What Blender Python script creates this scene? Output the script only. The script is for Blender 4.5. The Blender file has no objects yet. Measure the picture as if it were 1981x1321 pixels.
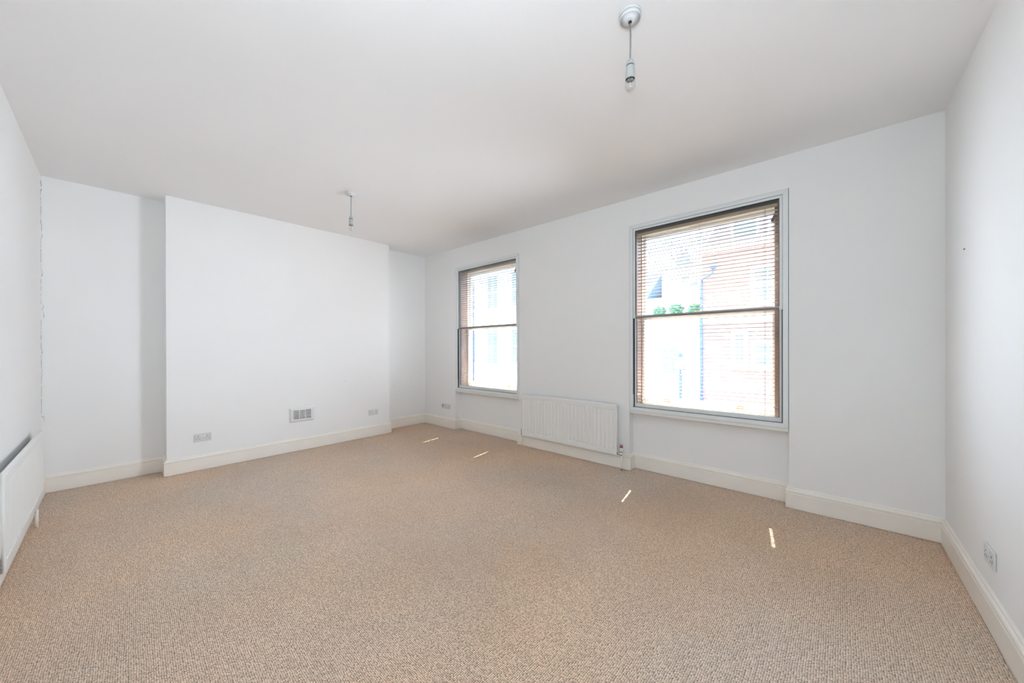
import bpy, math, random
from mathutils import Vector, Matrix
R = math.radians
random.seed(7)
S = bpy.context.scene
COL = S.collection

# ------------------------------------------------------------------ camera
F_PX, CX, CY = 677.79, 990.127, 676.09
TH, PITCH, ROLL = R(48.5722), R(-0.1024), R(-0.1317)
CAM = Vector((5.3978, -3.7304, 1.33))
Fw = Vector((-math.cos(TH)*math.cos(PITCH), math.sin(TH)*math.cos(PITCH), math.sin(PITCH)))
Rt = Vector((math.sin(TH), math.cos(TH), 0))
Up = Rt.cross(Fw)
R2 = Rt*math.cos(ROLL)+Up*math.sin(ROLL)
U2 = -Rt*math.sin(ROLL)+Up*math.cos(ROLL)
cd = bpy.data.cameras.new('camera')
cd.sensor_width = 36; cd.lens = F_PX/1981*36
cd.shift_x = (990.5-CX)/1981; cd.shift_y = (CY-660.5)/1981
cd.clip_start = 0.02; cd.clip_end = 300
cam = bpy.data.objects.new('camera', cd); COL.objects.link(cam)
m3 = Matrix((R2, U2, -Fw)).transposed()
cam.matrix_world = Matrix.Translation(CAM) @ m3.to_4x4()
S.camera = cam

# ------------------------------------------------------------------ world, sun, lights, exposure
w = bpy.data.worlds.new('world'); S.world = w; w.use_nodes = True
nt = w.node_tree; bg = nt.nodes['Background']
tc = nt.nodes.new('ShaderNodeTexCoord'); sp = nt.nodes.new('ShaderNodeSeparateXYZ')
cr = nt.nodes.new('ShaderNodeValToRGB')
nt.links.new(tc.outputs['Generated'], sp.inputs[0]); nt.links.new(sp.outputs['Z'], cr.inputs[0])
cr.color_ramp.elements[0].position = 0.0; cr.color_ramp.elements[0].color = (0.70, 0.81, 1.0, 1)
cr.color_ramp.elements[1].position = 0.7; cr.color_ramp.elements[1].color = (0.60, 0.76, 1.0, 1)
nt.links.new(cr.outputs[0], bg.inputs[0])
bg.inputs[1].default_value = 22.0

def lamp(name, kind, loc, direction, **kw):
    d = bpy.data.lights.new(name, kind)
    for k, v in kw.items(): setattr(d, k, v)
    o = bpy.data.objects.new(name, d); COL.objects.link(o)
    o.location = loc
    o.rotation_euler = Vector(direction).to_track_quat('-Z', 'Y').to_euler()
    return o
SUN_DIR = (0.115, -0.76, -1.0)
lamp('sun', 'SUN', (0, 8, 10), SUN_DIR, energy=150, color=(1.0, 0.91, 0.80), angle=R(0.53))
for k, x0 in enumerate((0.868, 3.823)):
    p = lamp('sky_portal', 'AREA', (x0+0.66, 0.33, 1.67), (0, -1, 0), energy=1, shape='RECTANGLE', size=1.24, size_y=1.98)
    p.data.cycles.is_portal = True
# fill lamps added to brighten the room: camera's corner and beside the windows
LAMPS = dict(
 wide=('corner_fill_lamp', (5.66, -3.94, 1.10), (-0.72, 0.66, -0.20), 12.5, (0.66, 0.82, 1.0), 0.5, 1.2, 180),
 bounce=('ceiling_fill_lamp', (5.48, -3.93, 1.75), (-0.50, 0.30, 1.0), 27, (0.78, 0.89, 1.0), 0.5, 0.5, 150),
 w2l=('window_fill_lamp', (4.30, -0.42, 1.60), (-1.0, -0.80, 0.02), 15.5, (0.83, 0.90, 1.0), 0.56, 1.6, 86),
 w1l=('window_fill_lamp', (1.90, -0.38, 1.65), (-1.0, -0.12, 0.12), 2.6, (0.84, 0.90, 1.0), 0.35, 1.6, 120),
 w2r=('window_fill_lamp', (4.45, -0.30, 1.60), (1.0, -0.50, 0.0), 3.3, (0.78, 0.88, 1.0), 0.35, 1.8, 72))
for k, (n, lo, di, en, co, sx, sy, spr) in LAMPS.items():
    lamp(n, 'AREA', lo, di, energy=en, color=co, shape='RECTANGLE', size=sx, size_y=sy, spread=R(spr))
S.view_settings.view_transform = 'Standard'; S.view_settings.look = 'None'
S.view_settings.gamma = 1.0; S.view_settings.exposure = 0.10
S.view_settings.use_curve_mapping = False
cy = S.cycles
cy.max_bounces = 14; cy.diffuse_bounces = 9; cy.glossy_bounces = 4; cy.transmission_bounces = 6; cy.transparent_max_bounces = 24
cy.sample_clamp_indirect = 30.0; cy.use_denoising = True; cy.use_adaptive_sampling = True; cy.adaptive_threshold = 0.02; cy.caustics_reflective = False; cy.caustics_refractive = False

# ------------------------------------------------------------------ room numbers
L, W, H, BD, YB1, YB2 = 6.030, 4.180, 2.9967, 0.247, -3.373, -0.840
HX, HY, SK = -0.009, 0.0135, 0.0196
A1, A2, A3, A4, RD = 0.8615, 2.2415, 3.8215, 5.1965, 0.115
def HF(x, y): return H+HX*x+HY*y
LR = L-SK*W

# ------------------------------------------------------------------ materials
def mat(name, col, rough=0.6, metal=0.0, noise=None, bump=None, spec=0.5):
    """noise=(scale, amount): slight value mottling; bump=(scale, strength, dist)"""
    m = bpy.data.materials.new(name); m.use_nodes = True
    t = m.node_tree; b = t.nodes['Principled BSDF']
    b.inputs['Base Color'].default_value = (*col, 1); b.inputs['Roughness'].default_value = rough
    b.inputs['Metallic'].default_value = metal; b.inputs['Specular IOR Level'].default_value = spec
    c = t.nodes.new('ShaderNodeTexCoord')
    if noise:
        n = t.nodes.new('ShaderNodeTexNoise'); n.inputs['Scale'].default_value = noise[0]; n.inputs['Detail'].default_value = 4
        t.links.new(c.outputs['Object'], n.inputs['Vector'])
        r = t.nodes.new('ShaderNodeMapRange'); r.inputs[1].default_value = 0.25; r.inputs[2].default_value = 0.75
        r.inputs[3].default_value = 1-noise[1]; r.inputs[4].default_value = 1+noise[1]
        x = t.nodes.new('ShaderNodeVectorMath'); x.operation = 'SCALE'; x.inputs[0].default_value = col
        t.links.new(n.outputs['Fac'], r.inputs[0]); t.links.new(r.outputs[0], x.inputs['Scale'])
        t.links.new(x.outputs[0], b.inputs['Base Color'])
    if bump:
        n = t.nodes.new('ShaderNodeTexNoise'); n.inputs['Scale'].default_value = bump[0]; n.inputs['Detail'].default_value = 5
        t.links.new(c.outputs['Object'], n.inputs['Vector'])
        q = t.nodes.new('ShaderNodeBump'); q.inputs['Strength'].default_value = bump[1]; q.inputs['Distance'].default_value = bump[2]
        t.links.new(n.outputs['Fac'], q.inputs['Height']); t.links.new(q.outputs[0], b.inputs['Normal'])
    return m

M = {}
M['wall'] = mat('wall_paint', (0.845, 0.845, 0.835), 0.75, noise=(1.3, 0.012), bump=(14, 0.25, 0.002), spec=0.25)
M['ceiling'] = mat('ceiling_paint', (0.85, 0.845, 0.84), 0.8, noise=(0.9, 0.012), bump=(9, 0.2, 0.002), spec=0.2)
M['gloss'] = mat('skirting_gloss', (0.845, 0.81, 0.745), 0.33, noise=(5, 0.02), bump=(30, 0.12, 0.001))
M['sill'] = mat('sill_paint', (0.78, 0.765, 0.72), 0.45, noise=(5, 0.02))
M['alu'] = mat('white_aluminium', (0.76, 0.79, 0.79), 0.35, noise=(20, 0.01))
M['shadedalu'] = mat('shaded_aluminium', (0.20, 0.20, 0.19), 0.5, noise=(20, 0.02))  # backlit shade of the meeting rail put into its colour
M['seal'] = mat('black_seal', (0.025, 0.025, 0.03), 0.6, noise=(60, 0.2))
M['rad'] = mat('radiator_enamel', (0.80, 0.80, 0.775), 0.35, noise=(8, 0.012))
M['plastic'] = mat('white_plastic', (0.76, 0.76, 0.755), 0.35, noise=(30, 0.01))
M['plastic2'] = mat('grey_white_plastic', (0.66, 0.67, 0.67), 0.4, noise=(30, 0.01))
M['dark'] = mat('dark_hole', (0.015, 0.015, 0.015), 0.8, noise=(50, 0.2))
M['chrome'] = mat('chrome', (0.75, 0.75, 0.74), 0.18, 1.0, noise=(40, 0.03))
M['steel'] = mat('dull_steel', (0.32, 0.31, 0.29), 0.35, 1.0, noise=(60, 0.15))
M['brass'] = mat('brass', (0.72, 0.42, 0.16), 0.3, 1.0, noise=(60, 0.1))
M['red'] = mat('red_band', (0.45, 0.03, 0.035), 0.4, noise=(60, 0.05))
M['crack'] = mat('crack_grey', (0.20, 0.195, 0.19), 0.9, noise=(80, 0.2))  # grey of the crack and small wall marks
M['sash'] = mat('sash_paint', (0.86, 0.85, 0.80), 0.4, noise=(6, 0.02))
M['cord'] = mat('blind_cord', (0.30, 0.25, 0.21), 0.8, noise=(120, 0.1))
M['rose'] = mat('rose_plastic', (0.66, 0.66, 0.66), 0.3, noise=(30, 0.01))
M['holder'] = mat('holder_plastic', (0.40, 0.41, 0.40), 0.4, noise=(30, 0.01))
M['flex'] = mat('lamp_flex', (0.24, 0.24, 0.235), 0.45, noise=(120, 0.05))
M['render'] = mat('white_render', (0.62, 0.63, 0.63), 0.8, noise=(0.7, 0.04))
M['stone'] = mat('pale_stone', (0.66, 0.62, 0.54), 0.8, noise=(2, 0.06))
M['slate'] = mat('roof_slate', (0.09, 0.16, 0.24), 0.8, noise=(6, 0.15))
M['tile'] = mat('clay_roof', (0.16, 0.115, 0.13), 0.8, noise=(6, 0.15))
M['iron'] = mat('blue_black_iron', (0.022, 0.045, 0.11), 0.8, noise=(9, 0.2))
M['asphalt'] = mat('asphalt', (0.16, 0.16, 0.165), 0.9, noise=(3, 0.1))
M['paving'] = mat('paving', (0.40, 0.38, 0.35), 0.9, noise=(3, 0.1))
M['leaf'] = mat('leaf_green', (0.06, 0.17, 0.09), 0.8, noise=(5, 0.35))
M['bark'] = mat('bark', (0.10, 0.08, 0.06), 0.9, noise=(12, 0.3))
M['farglass'] = mat('far_glass', (0.05, 0.09, 0.115), 0.5, noise=(1, 0.1))
M['frost'] = mat('lantern_glass', (0.80, 0.82, 0.84), 0.3, noise=(4, 0.02))

def wood(name, c1, c2, scale=(1, 18, 18), rough=0.42):
    m = bpy.data.materials.new(name); m.use_nodes = True
    t = m.node_tree; b = t.nodes['Principled BSDF']; b.inputs['Roughness'].default_value = rough
    c = t.nodes.new('ShaderNodeTexCoord'); mp = t.nodes.new('ShaderNodeMapping'); mp.inputs['Scale'].default_value = scale
    n = t.nodes.new('ShaderNodeTexNoise'); n.inputs['Scale'].default_value = 6; n.inputs['Detail'].default_value = 6
    r = t.nodes.new('ShaderNodeValToRGB')
    r.color_ramp.elements[0].color = (*c1, 1); r.color_ramp.elements[1].color = (*c2, 1)
    r.color_ramp.elements[0].position = 0.3; r.color_ramp.elements[1].position = 0.7
    t.links.new(c.outputs['Object'], mp.inputs[0]); t.links.new(mp.outputs[0], n.inputs['Vector'])
    t.links.new(n.outputs['Fac'], r.inputs[0]); t.links.new(r.outputs[0], b.inputs['Base Color'])
    return m
M['wood'] = wood('stained_lining', (0.18, 0.115, 0.09), (0.26, 0.17, 0.14), (18, 18, 1))
M['slat'] = wood('blind_slat_wood', (0.15, 0.105, 0.08), (0.21, 0.15, 0.115), (1, 18, 18))
M['headrail'] = wood('shaded_headrail', (0.025, 0.02, 0.015), (0.045, 0.035, 0.03), (1, 18, 18))  # recess shade over the headrail put into its dark colour
M['valance'] = wood('valance_wood', (0.42, 0.29, 0.18), (0.52, 0.37, 0.24), (1, 18, 18))
M['tassel'] = wood('tassel_wood', (0.16, 0.075, 0.05), (0.24, 0.12, 0.08), (30, 30, 4))

def glass(name, tint=(0.97, 0.99, 0.985), gloss=0.06):
    m = bpy.data.materials.new(name); m.use_nodes = True
    t = m.node_tree; t.nodes.remove(t.nodes['Principled BSDF']); out = t.nodes['Material Output']
    tr = t.nodes.new('ShaderNodeBsdfTransparent'); tr.inputs[0].default_value = (*tint, 1)
    gl = t.nodes.new('ShaderNodeBsdfGlossy'); gl.inputs['Roughness'].default_value = 0.01
    lw = t.nodes.new('ShaderNodeLayerWeight'); lw.inputs[0].default_value = 0.25
    mr = t.nodes.new('ShaderNodeMapRange'); mr.inputs[3].default_value = gloss; mr.inputs[4].default_value = 0.9
    c = t.nodes.new('ShaderNodeTexCoord'); n = t.nodes.new('ShaderNodeTexNoise'); n.inputs['Scale'].default_value = 1.5
    q = t.nodes.new('ShaderNodeBump'); q.inputs['Strength'].default_value = 0.02; q.inputs['Distance'].default_value = 0.01
    t.links.new(c.outputs['Object'], n.inputs['Vector']); t.links.new(n.outputs['Fac'], q.inputs['Height'])
    t.links.new(q.outputs[0], gl.inputs['Normal'])
    mx = t.nodes.new('ShaderNodeMixShader')
    t.links.new(lw.outputs['Facing'], mr.inputs[0]); t.links.new(mr.outputs[0], mx.inputs[0])
    t.links.new(tr.outputs[0], mx.inputs[1]); t.links.new(gl.outputs[0], mx.inputs[2]); t.links.new(mx.outputs[0], out.inputs[0])
    return m
M['glass'] = glass('window_glass', gloss=0.03)
M['bulb'] = glass('bulb_glass', (0.93, 0.94, 0.94), 0.05)

def carpet_mat():
    m = bpy.data.materials.new('loop_carpet'); m.use_nodes = True
    t = m.node_tree; b = t.nodes['Principled BSDF']; b.inputs['Roughness'].default_value = 0.95
    b.inputs['Specular IOR Level'].default_value = 0.1
    b.inputs['Sheen Weight'].default_value = 0.12; b.inputs['Sheen Roughness'].default_value = 0.6
    c = t.nodes.new('ShaderNodeTexCoord')
    mp = t.nodes.new('ShaderNodeMapping'); mp.inputs['Rotation'].default_value = (0, 0, R(1.5))
    mp.inputs['Scale'].default_value = (122, 140, 100)
    t.links.new(c.outputs['Object'], mp.inputs[0])
    # wobble rows slightly
    nz = t.nodes.new('ShaderNodeTexNoise'); nz.inputs['Scale'].default_value = 9; nz.inputs['Detail'].default_value = 2
    t.links.new(c.outputs['Object'], nz.inputs['Vector'])
    ad = t.nodes.new('ShaderNodeVectorMath'); ad.operation = 'MULTIPLY_ADD'
    t.links.new(nz.outputs['Color'], ad.inputs[0]); ad.inputs[1].default_value = (1.3, 1.3, 0); t.links.new(mp.outputs[0], ad.inputs[2])
    sy_ = t.nodes.new('ShaderNodeSeparateXYZ'); t.links.new(ad.outputs[0], sy_.inputs[0])
    fl_ = t.nodes.new('ShaderNodeMath'); fl_.operation = 'FLOOR'; t.links.new(sy_.outputs[1], fl_.inputs[0])
    pp_ = t.nodes.new('ShaderNodeMath'); pp_.operation = 'MODULO'; pp_.inputs[1].default_value = 2; t.links.new(fl_.outputs[0], pp_.inputs[0])
    hf_ = t.nodes.new('ShaderNodeMath'); hf_.operation = 'MULTIPLY_ADD'; hf_.inputs[1].default_value = 0.5; t.links.new(pp_.outputs[0], hf_.inputs[0]); t.links.new(sy_.outputs[0], hf_.inputs[2])
    cx_ = t.nodes.new('ShaderNodeCombineXYZ'); t.links.new(hf_.outputs[0], cx_.inputs[0]); t.links.new(sy_.outputs[1], cx_.inputs[1])
    v = t.nodes.new('ShaderNodeTexVoronoi'); v.voronoi_dimensions = '2D'; v.inputs['Scale'].default_value = 1.0; v.inputs['Randomness'].default_value = 0.34
    t.links.new(ad.outputs[0], v.inputs['Vector'])
    ramp = t.nodes.new('ShaderNodeValToRGB'); e = ramp.color_ramp
    e.elements[0].position = 0.18; e.elements[0].color = (0.80, 0.64, 0.51, 1)
    e.elements[1].position = 0.64; e.elements[1].color = (0.17, 0.12, 0.09, 1)
    k = e.elements.new(0.40); k.color = (0.66, 0.50, 0.375, 1)
    t.links.new(v.outputs['Distance'], ramp.inputs[0])
    # per-loop tone and broad random patches of tone and hue
    sc = t.nodes.new('ShaderNodeSeparateXYZ'); t.links.new(v.outputs['Color'], sc.inputs[0])
    mr = t.nodes.new('ShaderNodeMapRange'); mr.inputs[3].default_value = 0.80; mr.inputs[4].default_value = 1.20
    t.links.new(sc.outputs[0], mr.inputs[0])
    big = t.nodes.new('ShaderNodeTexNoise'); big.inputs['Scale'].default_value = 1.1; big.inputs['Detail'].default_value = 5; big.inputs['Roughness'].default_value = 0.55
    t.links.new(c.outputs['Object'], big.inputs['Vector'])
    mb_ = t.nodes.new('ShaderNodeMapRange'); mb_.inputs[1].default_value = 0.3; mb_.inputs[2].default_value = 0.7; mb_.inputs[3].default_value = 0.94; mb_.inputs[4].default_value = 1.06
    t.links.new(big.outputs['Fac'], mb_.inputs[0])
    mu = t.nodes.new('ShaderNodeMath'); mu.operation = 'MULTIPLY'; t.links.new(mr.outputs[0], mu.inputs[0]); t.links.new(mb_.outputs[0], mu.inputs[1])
    vs = t.nodes.new('ShaderNodeVectorMath'); vs.operation = 'SCALE'
    t.links.new(ramp.outputs[0], vs.inputs[0]); t.links.new(mu.outputs[0], vs.inputs['Scale'])
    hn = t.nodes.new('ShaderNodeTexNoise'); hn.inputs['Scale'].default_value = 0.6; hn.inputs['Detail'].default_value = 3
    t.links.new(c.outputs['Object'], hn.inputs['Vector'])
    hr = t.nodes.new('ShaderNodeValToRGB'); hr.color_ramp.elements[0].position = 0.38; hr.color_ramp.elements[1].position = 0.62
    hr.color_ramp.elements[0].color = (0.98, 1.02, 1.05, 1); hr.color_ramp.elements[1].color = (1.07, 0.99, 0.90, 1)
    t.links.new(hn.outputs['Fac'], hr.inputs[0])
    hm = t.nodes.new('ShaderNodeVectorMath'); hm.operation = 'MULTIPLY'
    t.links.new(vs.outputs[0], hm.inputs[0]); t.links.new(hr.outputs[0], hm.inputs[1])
    t.links.new(hm.outputs[0], b.inputs['Base Color'])
    iv = t.nodes.new('ShaderNodeMath'); iv.operation = 'SUBTRACT'; iv.inputs[0].default_value = 1; t.links.new(v.outputs['Distance'], iv.inputs[1])
    q = t.nodes.new('ShaderNodeBump'); q.inputs['Strength'].default_value = 0.75; q.inputs['Distance'].default_value = 0.004
    t.links.new(iv.outputs[0], q.inputs['Height']); t.links.new(q.outputs[0], b.inputs['Normal'])
    return m
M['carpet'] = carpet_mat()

def brick_mat():
    m = bpy.data.materials.new('red_brickwork'); m.use_nodes = True
    t = m.node_tree; b = t.nodes['Principled BSDF']; b.inputs['Roughness'].default_value = 0.85
    c = t.nodes.new('ShaderNodeTexCoord'); mp = t.nodes.new('ShaderNodeMapping'); mp.inputs['Rotation'].default_value = (R(-90), 0, 0)
    k = t.nodes.new('ShaderNodeTexBrick'); k.inputs['Scale'].default_value = 1
    k.inputs['Brick Width'].default_value = 0.225; k.inputs['Row Height'].default_value = 0.075; k.inputs['Mortar Size'].default_value = 0.008
    k.inputs['Color1'].default_value = (0.135, 0.060, 0.048, 1); k.inputs['Color2'].default_value = (0.155, 0.075, 0.060, 1); k.inputs['Mortar'].default_value = (0.16, 0.115, 0.10, 1)
    t.links.new(c.outputs['Object'], mp.inputs[0]); t.links.new(mp.outputs[0], k.inputs['Vector']); t.links.new(k.outputs['Color'], b.inputs['Base Color'])
    return m
M['brick'] = brick_mat()

# ------------------------------------------------------------------ mesh builder
class MB:
    def __init__(s): s.v = []; s.f = []; s.sm = []
    def add(s, vs, fs, smooth=False):
        n = len(s.v); s.v += [tuple(p) for p in vs]; s.f += [tuple(n+i for i in f) for f in fs]; s.sm += [smooth]*len(fs); return s
    def box(s, x0, x1, y0, y1, z0, z1):
        vs = [(x, y, z) for z in (z0, z1) for y in (y0, y1) for x in (x0, x1)]
        return s.add(vs, [(0, 2, 3, 1), (4, 5, 7, 6), (0, 1, 5, 4), (2, 6, 7, 3), (0, 4, 6, 2), (1, 3, 7, 5)])
    def bbox(s, x0, x1, y0, y1, z0, z1, c=0.002):
        """box with chamfered edges"""
        c = min(c, abs(x1-x0)*.45, abs(y1-y0)*.45, abs(z1-z0)*.45)
        X, Y, Z = (x0, x1), (y0, y1), (z0, z1); vs = []; idx = {}
        for i in (0, 1):
            for j in (0, 1):
                for k in (0, 1):
                    for a in (0, 1, 2):
                        p = [X[i], Y[j], Z[k]]; sg = [(1, -1)[i], (1, -1)[j], (1, -1)[k]]
                        for b in (0, 1, 2):
                            if b != a: p[b] += sg[b]*c
                        idx[(i, j, k, a)] = len(vs); vs.append(p)
        fs = []
        for i in (0, 1): fs.append([idx[(i, j, k, 0)] for j, k in ((0, 0), (1, 0), (1, 1), (0, 1))])
        for j in (0, 1): fs.append([idx[(i, j, k, 1)] for i, k in ((0, 0), (1, 0), (1, 1), (0, 1))])
        for k in (0, 1): fs.append([idx[(i, j, k, 2)] for i, j in ((0, 0), (1, 0), (1, 1), (0, 1))])
        for j in (0, 1):
            for k in (0, 1): fs.append([idx[(0, j, k, 1)], idx[(1, j, k, 1)], idx[(1, j, k, 2)], idx[(0, j, k, 2)]])
        for i in (0, 1):
            for k in (0, 1): fs.append([idx[(i, 0, k, 0)], idx[(i, 1, k, 0)], idx[(i, 1, k, 2)], idx[(i, 0, k, 2)]])
        for i in (0, 1):
            for j in (0, 1): fs.append([idx[(i, j, 0, 0)], idx[(i, j, 1, 0)], idx[(i, j, 1, 1)], idx[(i, j, 0, 1)]])
        for i in (0, 1):
            for j in (0, 1):
                for k in (0, 1): fs.append([idx[(i, j, k, 0)], idx[(i, j, k, 1)], idx[(i, j, k, 2)]])
        return s.add(vs, fs)
    def prism(s, poly, z0, zt):
        n = len(poly); zf = zt if callable(zt) else (lambda x, y: zt)
        vs = [(x, y, z0) for x, y in poly]+[(x, y, zf(x, y)) for x, y in poly]
        fs = [tuple(range(n))[::-1], tuple(range(n, 2*n))]+[(i, (i+1) % n, n+(i+1) % n, n+i) for i in range(n)]
        return s.add(vs, fs)
    def lathe(s, prof, seg=24, c=(0, 0, 0), axis='Z', smooth=True, caps=True):
        """prof: list of (radius, height)"""
        vs = []
        for r, h in prof:
            for i in range(seg):
                a = 2*math.pi*i/seg; p = (r*math.cos(a), r*math.sin(a), h)
                if axis == 'Y': p = (p[0], p[2], p[1])
                elif axis == 'X': p = (p[2], p[0], p[1])
                vs.append((p[0]+c[0], p[1]+c[1], p[2]+c[2]))
        fs = []
        for k in range(len(prof)-1):
            for i in range(seg):
                j = (i+1) % seg; fs.append((k*seg+i, k*seg+j, (k+1)*seg+j, (k+1)*seg+i))
        s.add(vs, fs, smooth)
        if caps:
            n = len(s.v)-len(vs)
            s.f += [tuple(n+i for i in range(seg))[::-1], tuple(n+(len(prof)-1)*seg+i for i in range(seg))]; s.sm += [False, False]
        return s
    def tube(s, pts, r, seg=8, smooth=True):
        pts = [Vector(p) for p in pts]; vs = []; n = len(pts)
        for k, p in enumerate(pts):
            d = (pts[min(k+1, n-1)]-pts[max(k-1, 0)]).normalized()
            u = d.cross(Vector((0.31, 0.87, 0.38))).normalized(); v = d.cross(u)
            rr = r[k] if isinstance(r, (list, tuple)) else r
            for i in range(seg):
                a = 2*math.pi*i/seg; vs.append(p+u*math.cos(a)*rr+v*math.sin(a)*rr)
        fs = [(k*seg+i, k*seg+(i+1) % seg, (k+1)*seg+(i+1) % seg, (k+1)*seg+i) for k in range(n-1) for i in range(seg)]
        s.add(vs, fs, smooth); m = len(s.v)-len(vs)
        s.f += [tuple(m+i for i in range(seg))[::-1], tuple(m+(n-1)*seg+i for i in range(seg))]; s.sm += [False, False]
        return s
    def build(s, name, material, parent=None, loc=None):
        me = bpy.data.meshes.new(name); me.from_pydata(s.v, [], s.f)
        me.polygons.foreach_set('use_smooth', s.sm); me.materials.append(material)
        import bmesh
        b = bmesh.new(); b.from_mesh(me); bmesh.ops.recalc_face_normals(b, faces=b.faces); b.to_mesh(me); b.free()
        o = bpy.data.objects.new(name, me); COL.objects.link(o)
        if parent is not None: o.parent = parent
        if loc is not None: o.location = loc
        return o

def empty(name, loc=(0, 0, 0), rz=0, label=None, cat=None, group=None, kind=None):
    o = bpy.data.objects.new(name, None); COL.objects.link(o); o.location = loc; o.rotation_euler = (0, 0, rz)
    o.empty_display_size = 0.1
    return tag(o, label, cat, group, kind)
def tag(o, label=None, cat=None, group=None, kind=None):
    if label: o['label'] = label
    if cat: o['category'] = cat
    if group: o['group'] = group
    if kind: o['kind'] = kind
    return o
def struct(o, label=None, cat=None): return tag(o, label, cat, None, 'structure')
def again(src, name, parent, loc):
    o = src.copy(); o.name = name; COL.objects.link(o); o.parent = parent; o.location = loc; return o

# ------------------------------------------------------------------ the shell
b = MB().prism([(-.4, -W-.4), (L+.4, -W-.4), (L+.4, .36), (-.4, .36)], -0.25, -0.02)
# carpet itself as the room's outline so that it tucks under the skirting
RP = [(0, -W), (0, YB1), (BD, YB1), (BD, YB2), (0, YB2), (0, 0), (A1, 0), (A1, RD), (A2, RD), (A2, 0), (A3, 0), (A3, RD), (A4, RD), (A4, 0), (L, 0), (LR, -W)]
fl = MB(); fl.prism(RP, -0.02, 0.0)
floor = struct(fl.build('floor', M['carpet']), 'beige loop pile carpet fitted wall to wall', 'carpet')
struct_base = b.build('floor_slab', M['paving'], floor)

ce = MB(); pl = [(0, -W), (0, 0), (L, 0), (LR, -W)]
vs = [(x, y, HF(x, y)) for x, y in pl]+[(x, y, HF(x, y)+0.2) for x, y in pl]
ce.add(vs, [(0, 1, 2, 3), (7, 6, 5, 4), (0, 4, 5, 1), (1, 5, 6, 2), (2, 6, 7, 3), (3, 7, 4, 0)])
struct(ce.build('ceiling', M['ceiling']), 'plain white painted ceiling', 'ceiling')

wb = MB().prism([(-.35, -W), (0, -W), (0, 0), (-.35, 0)], -0.02, HF)
wall_back = struct(wb.build('wall_back', M['wall']), 'white far wall with the alcoves beside the chimney breast', 'wall')
MB().prism([(0, YB1), (BD, YB1), (BD, YB2), (0, YB2)], 0, HF).build('chimney_breast', M['wall'], wall_back)

ww = MB()
for x0, x1 in ((-.35, A1), (A2, A3), (A4, L+.3)): ww.prism([(x0, 0), (x1, 0), (x1, .35), (x0, .35)], -0.02, HF)
for x0, x1 in ((A1, A2), (A3, A4)):
    ww.prism([(x0, 0), (x1, 0), (x1, .35), (x0, .35)], 2.671, HF)
    ww.prism([(x0, RD), (x1, RD), (x1, .35), (x0, .35)], -0.02, 0.655)
struct(ww.build('wall_window', M['wall']), 'white wall with the two tall windows', 'wall')
wl = MB().prism([(-.35, -W-.3), (LR+.3, -W-.3), (LR+.3, -W), (-.35, -W)], -0.02, HF)
wall_left = struct(wl.build('wall_left', M['wall']), 'white left wall with a cracked far corner', 'wall')
wr = MB().prism([(L, 0), (LR, -W), (LR+.3, -W), (L+.3, 0)], -0.02, HF)
wall_right = struct(wr.build('wall_right', M['wall']), 'white right wall', 'wall')

# hairline crack down the left far corner
def crack():
    rnd = random.Random(3); m = MB(); z = 2.90; off = 0.0
    while z > 0.72:
        P = []; n = rnd.randint(3, 9)
        for k in range(n):
            off += rnd.uniform(-.006, .006); off = max(-.006, min(.015, off))
            if rnd.random() < .10: off += rnd.choice((-.010, .012))
            # off > 0: on the alcove wall; off < 0: on the left wall
            P.append((.0006+max(-off, 0), -W+.0006+max(off, 0), z)); z -= rnd.uniform(.007, .028)
        m.tube(P, [rnd.choice([.0003, .0006, .0011, .0017, .0008]) for _ in P], 5, False)
        if rnd.random() < .15: z -= rnd.uniform(.004, .02)
    return m
crack().build('plaster_crack', M['crack'], wall_left)
# small blemishes
MB().box(L-SK*.477-.003, L-SK*.477, -.485, -.468, 1.898, 1.905).build('nail_stub', M['crack'], wall_right)
MB().box(BD, BD+.0015, -1.532, -1.52, .868, .873).build('paint_chip', M['crack'], wall_back)

# skirting boards (one mitred sweep round the room, cut per wall)
PROF = [(0.012, 0.0), (0.012, 0.005), (0.022, 0.006), (0.022, 0.124), (0.0165, 0.127), (0.0165, 0.131), (0.0215, 0.135), (0.0215, 0.146),
        (0.018, 0.153), (0.011, 0.158), (0.0095, 0.166), (0.004, 0.171), (0.0, 0.172)]
def offset_pts(poly, t):
    n = len(poly); out = []
    for i in range(n):
        p0, p1, p2 = Vector(poly[i-1]), Vector(poly[i]), Vector(poly[(i+1) % n])
        d1 = (p1-p0).normalized(); d2 = (p2-p1).normalized()
        n1 = Vector((d1.y, -d1.x)); n2 = Vector((d2.y, -d2.x))
        k = 1+n1.dot(n2); out.append(p1+(n1+n2)*(t/k))
    return out
OFF = [offset_pts(RP, t) for t, z in PROF]
def skirting(name, i0, i1, label):
    m = MB(); n = len(RP); K = len(PROF); ids = list(range(i0, i1+1))
    vs = [(OFF[k][i % n][0], OFF[k][i % n][1], PROF[k][1]) for i in ids for k in range(K)]
    fs = [(a*K+k, (a+1)*K+k, (a+1)*K+k+1, a*K+k+1) for a in range(len(ids)-1) for k in range(K-1)]
    m.add(vs, fs, False)
    o = m.build(name, M['gloss']); return struct(o, label, 'skirting board')
skirting('baseboard_back', 0, 5, 'cream skirting board round the chimney breast and alcoves')
skirting('baseboard_window', 5, 14, 'cream skirting board stepping round the window piers')
skirting('baseboard_right', 14, 15, 'cream skirting board along the right wall')
skirting('baseboard_left', 15, 16, 'cream skirting board along the left wall')

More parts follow.
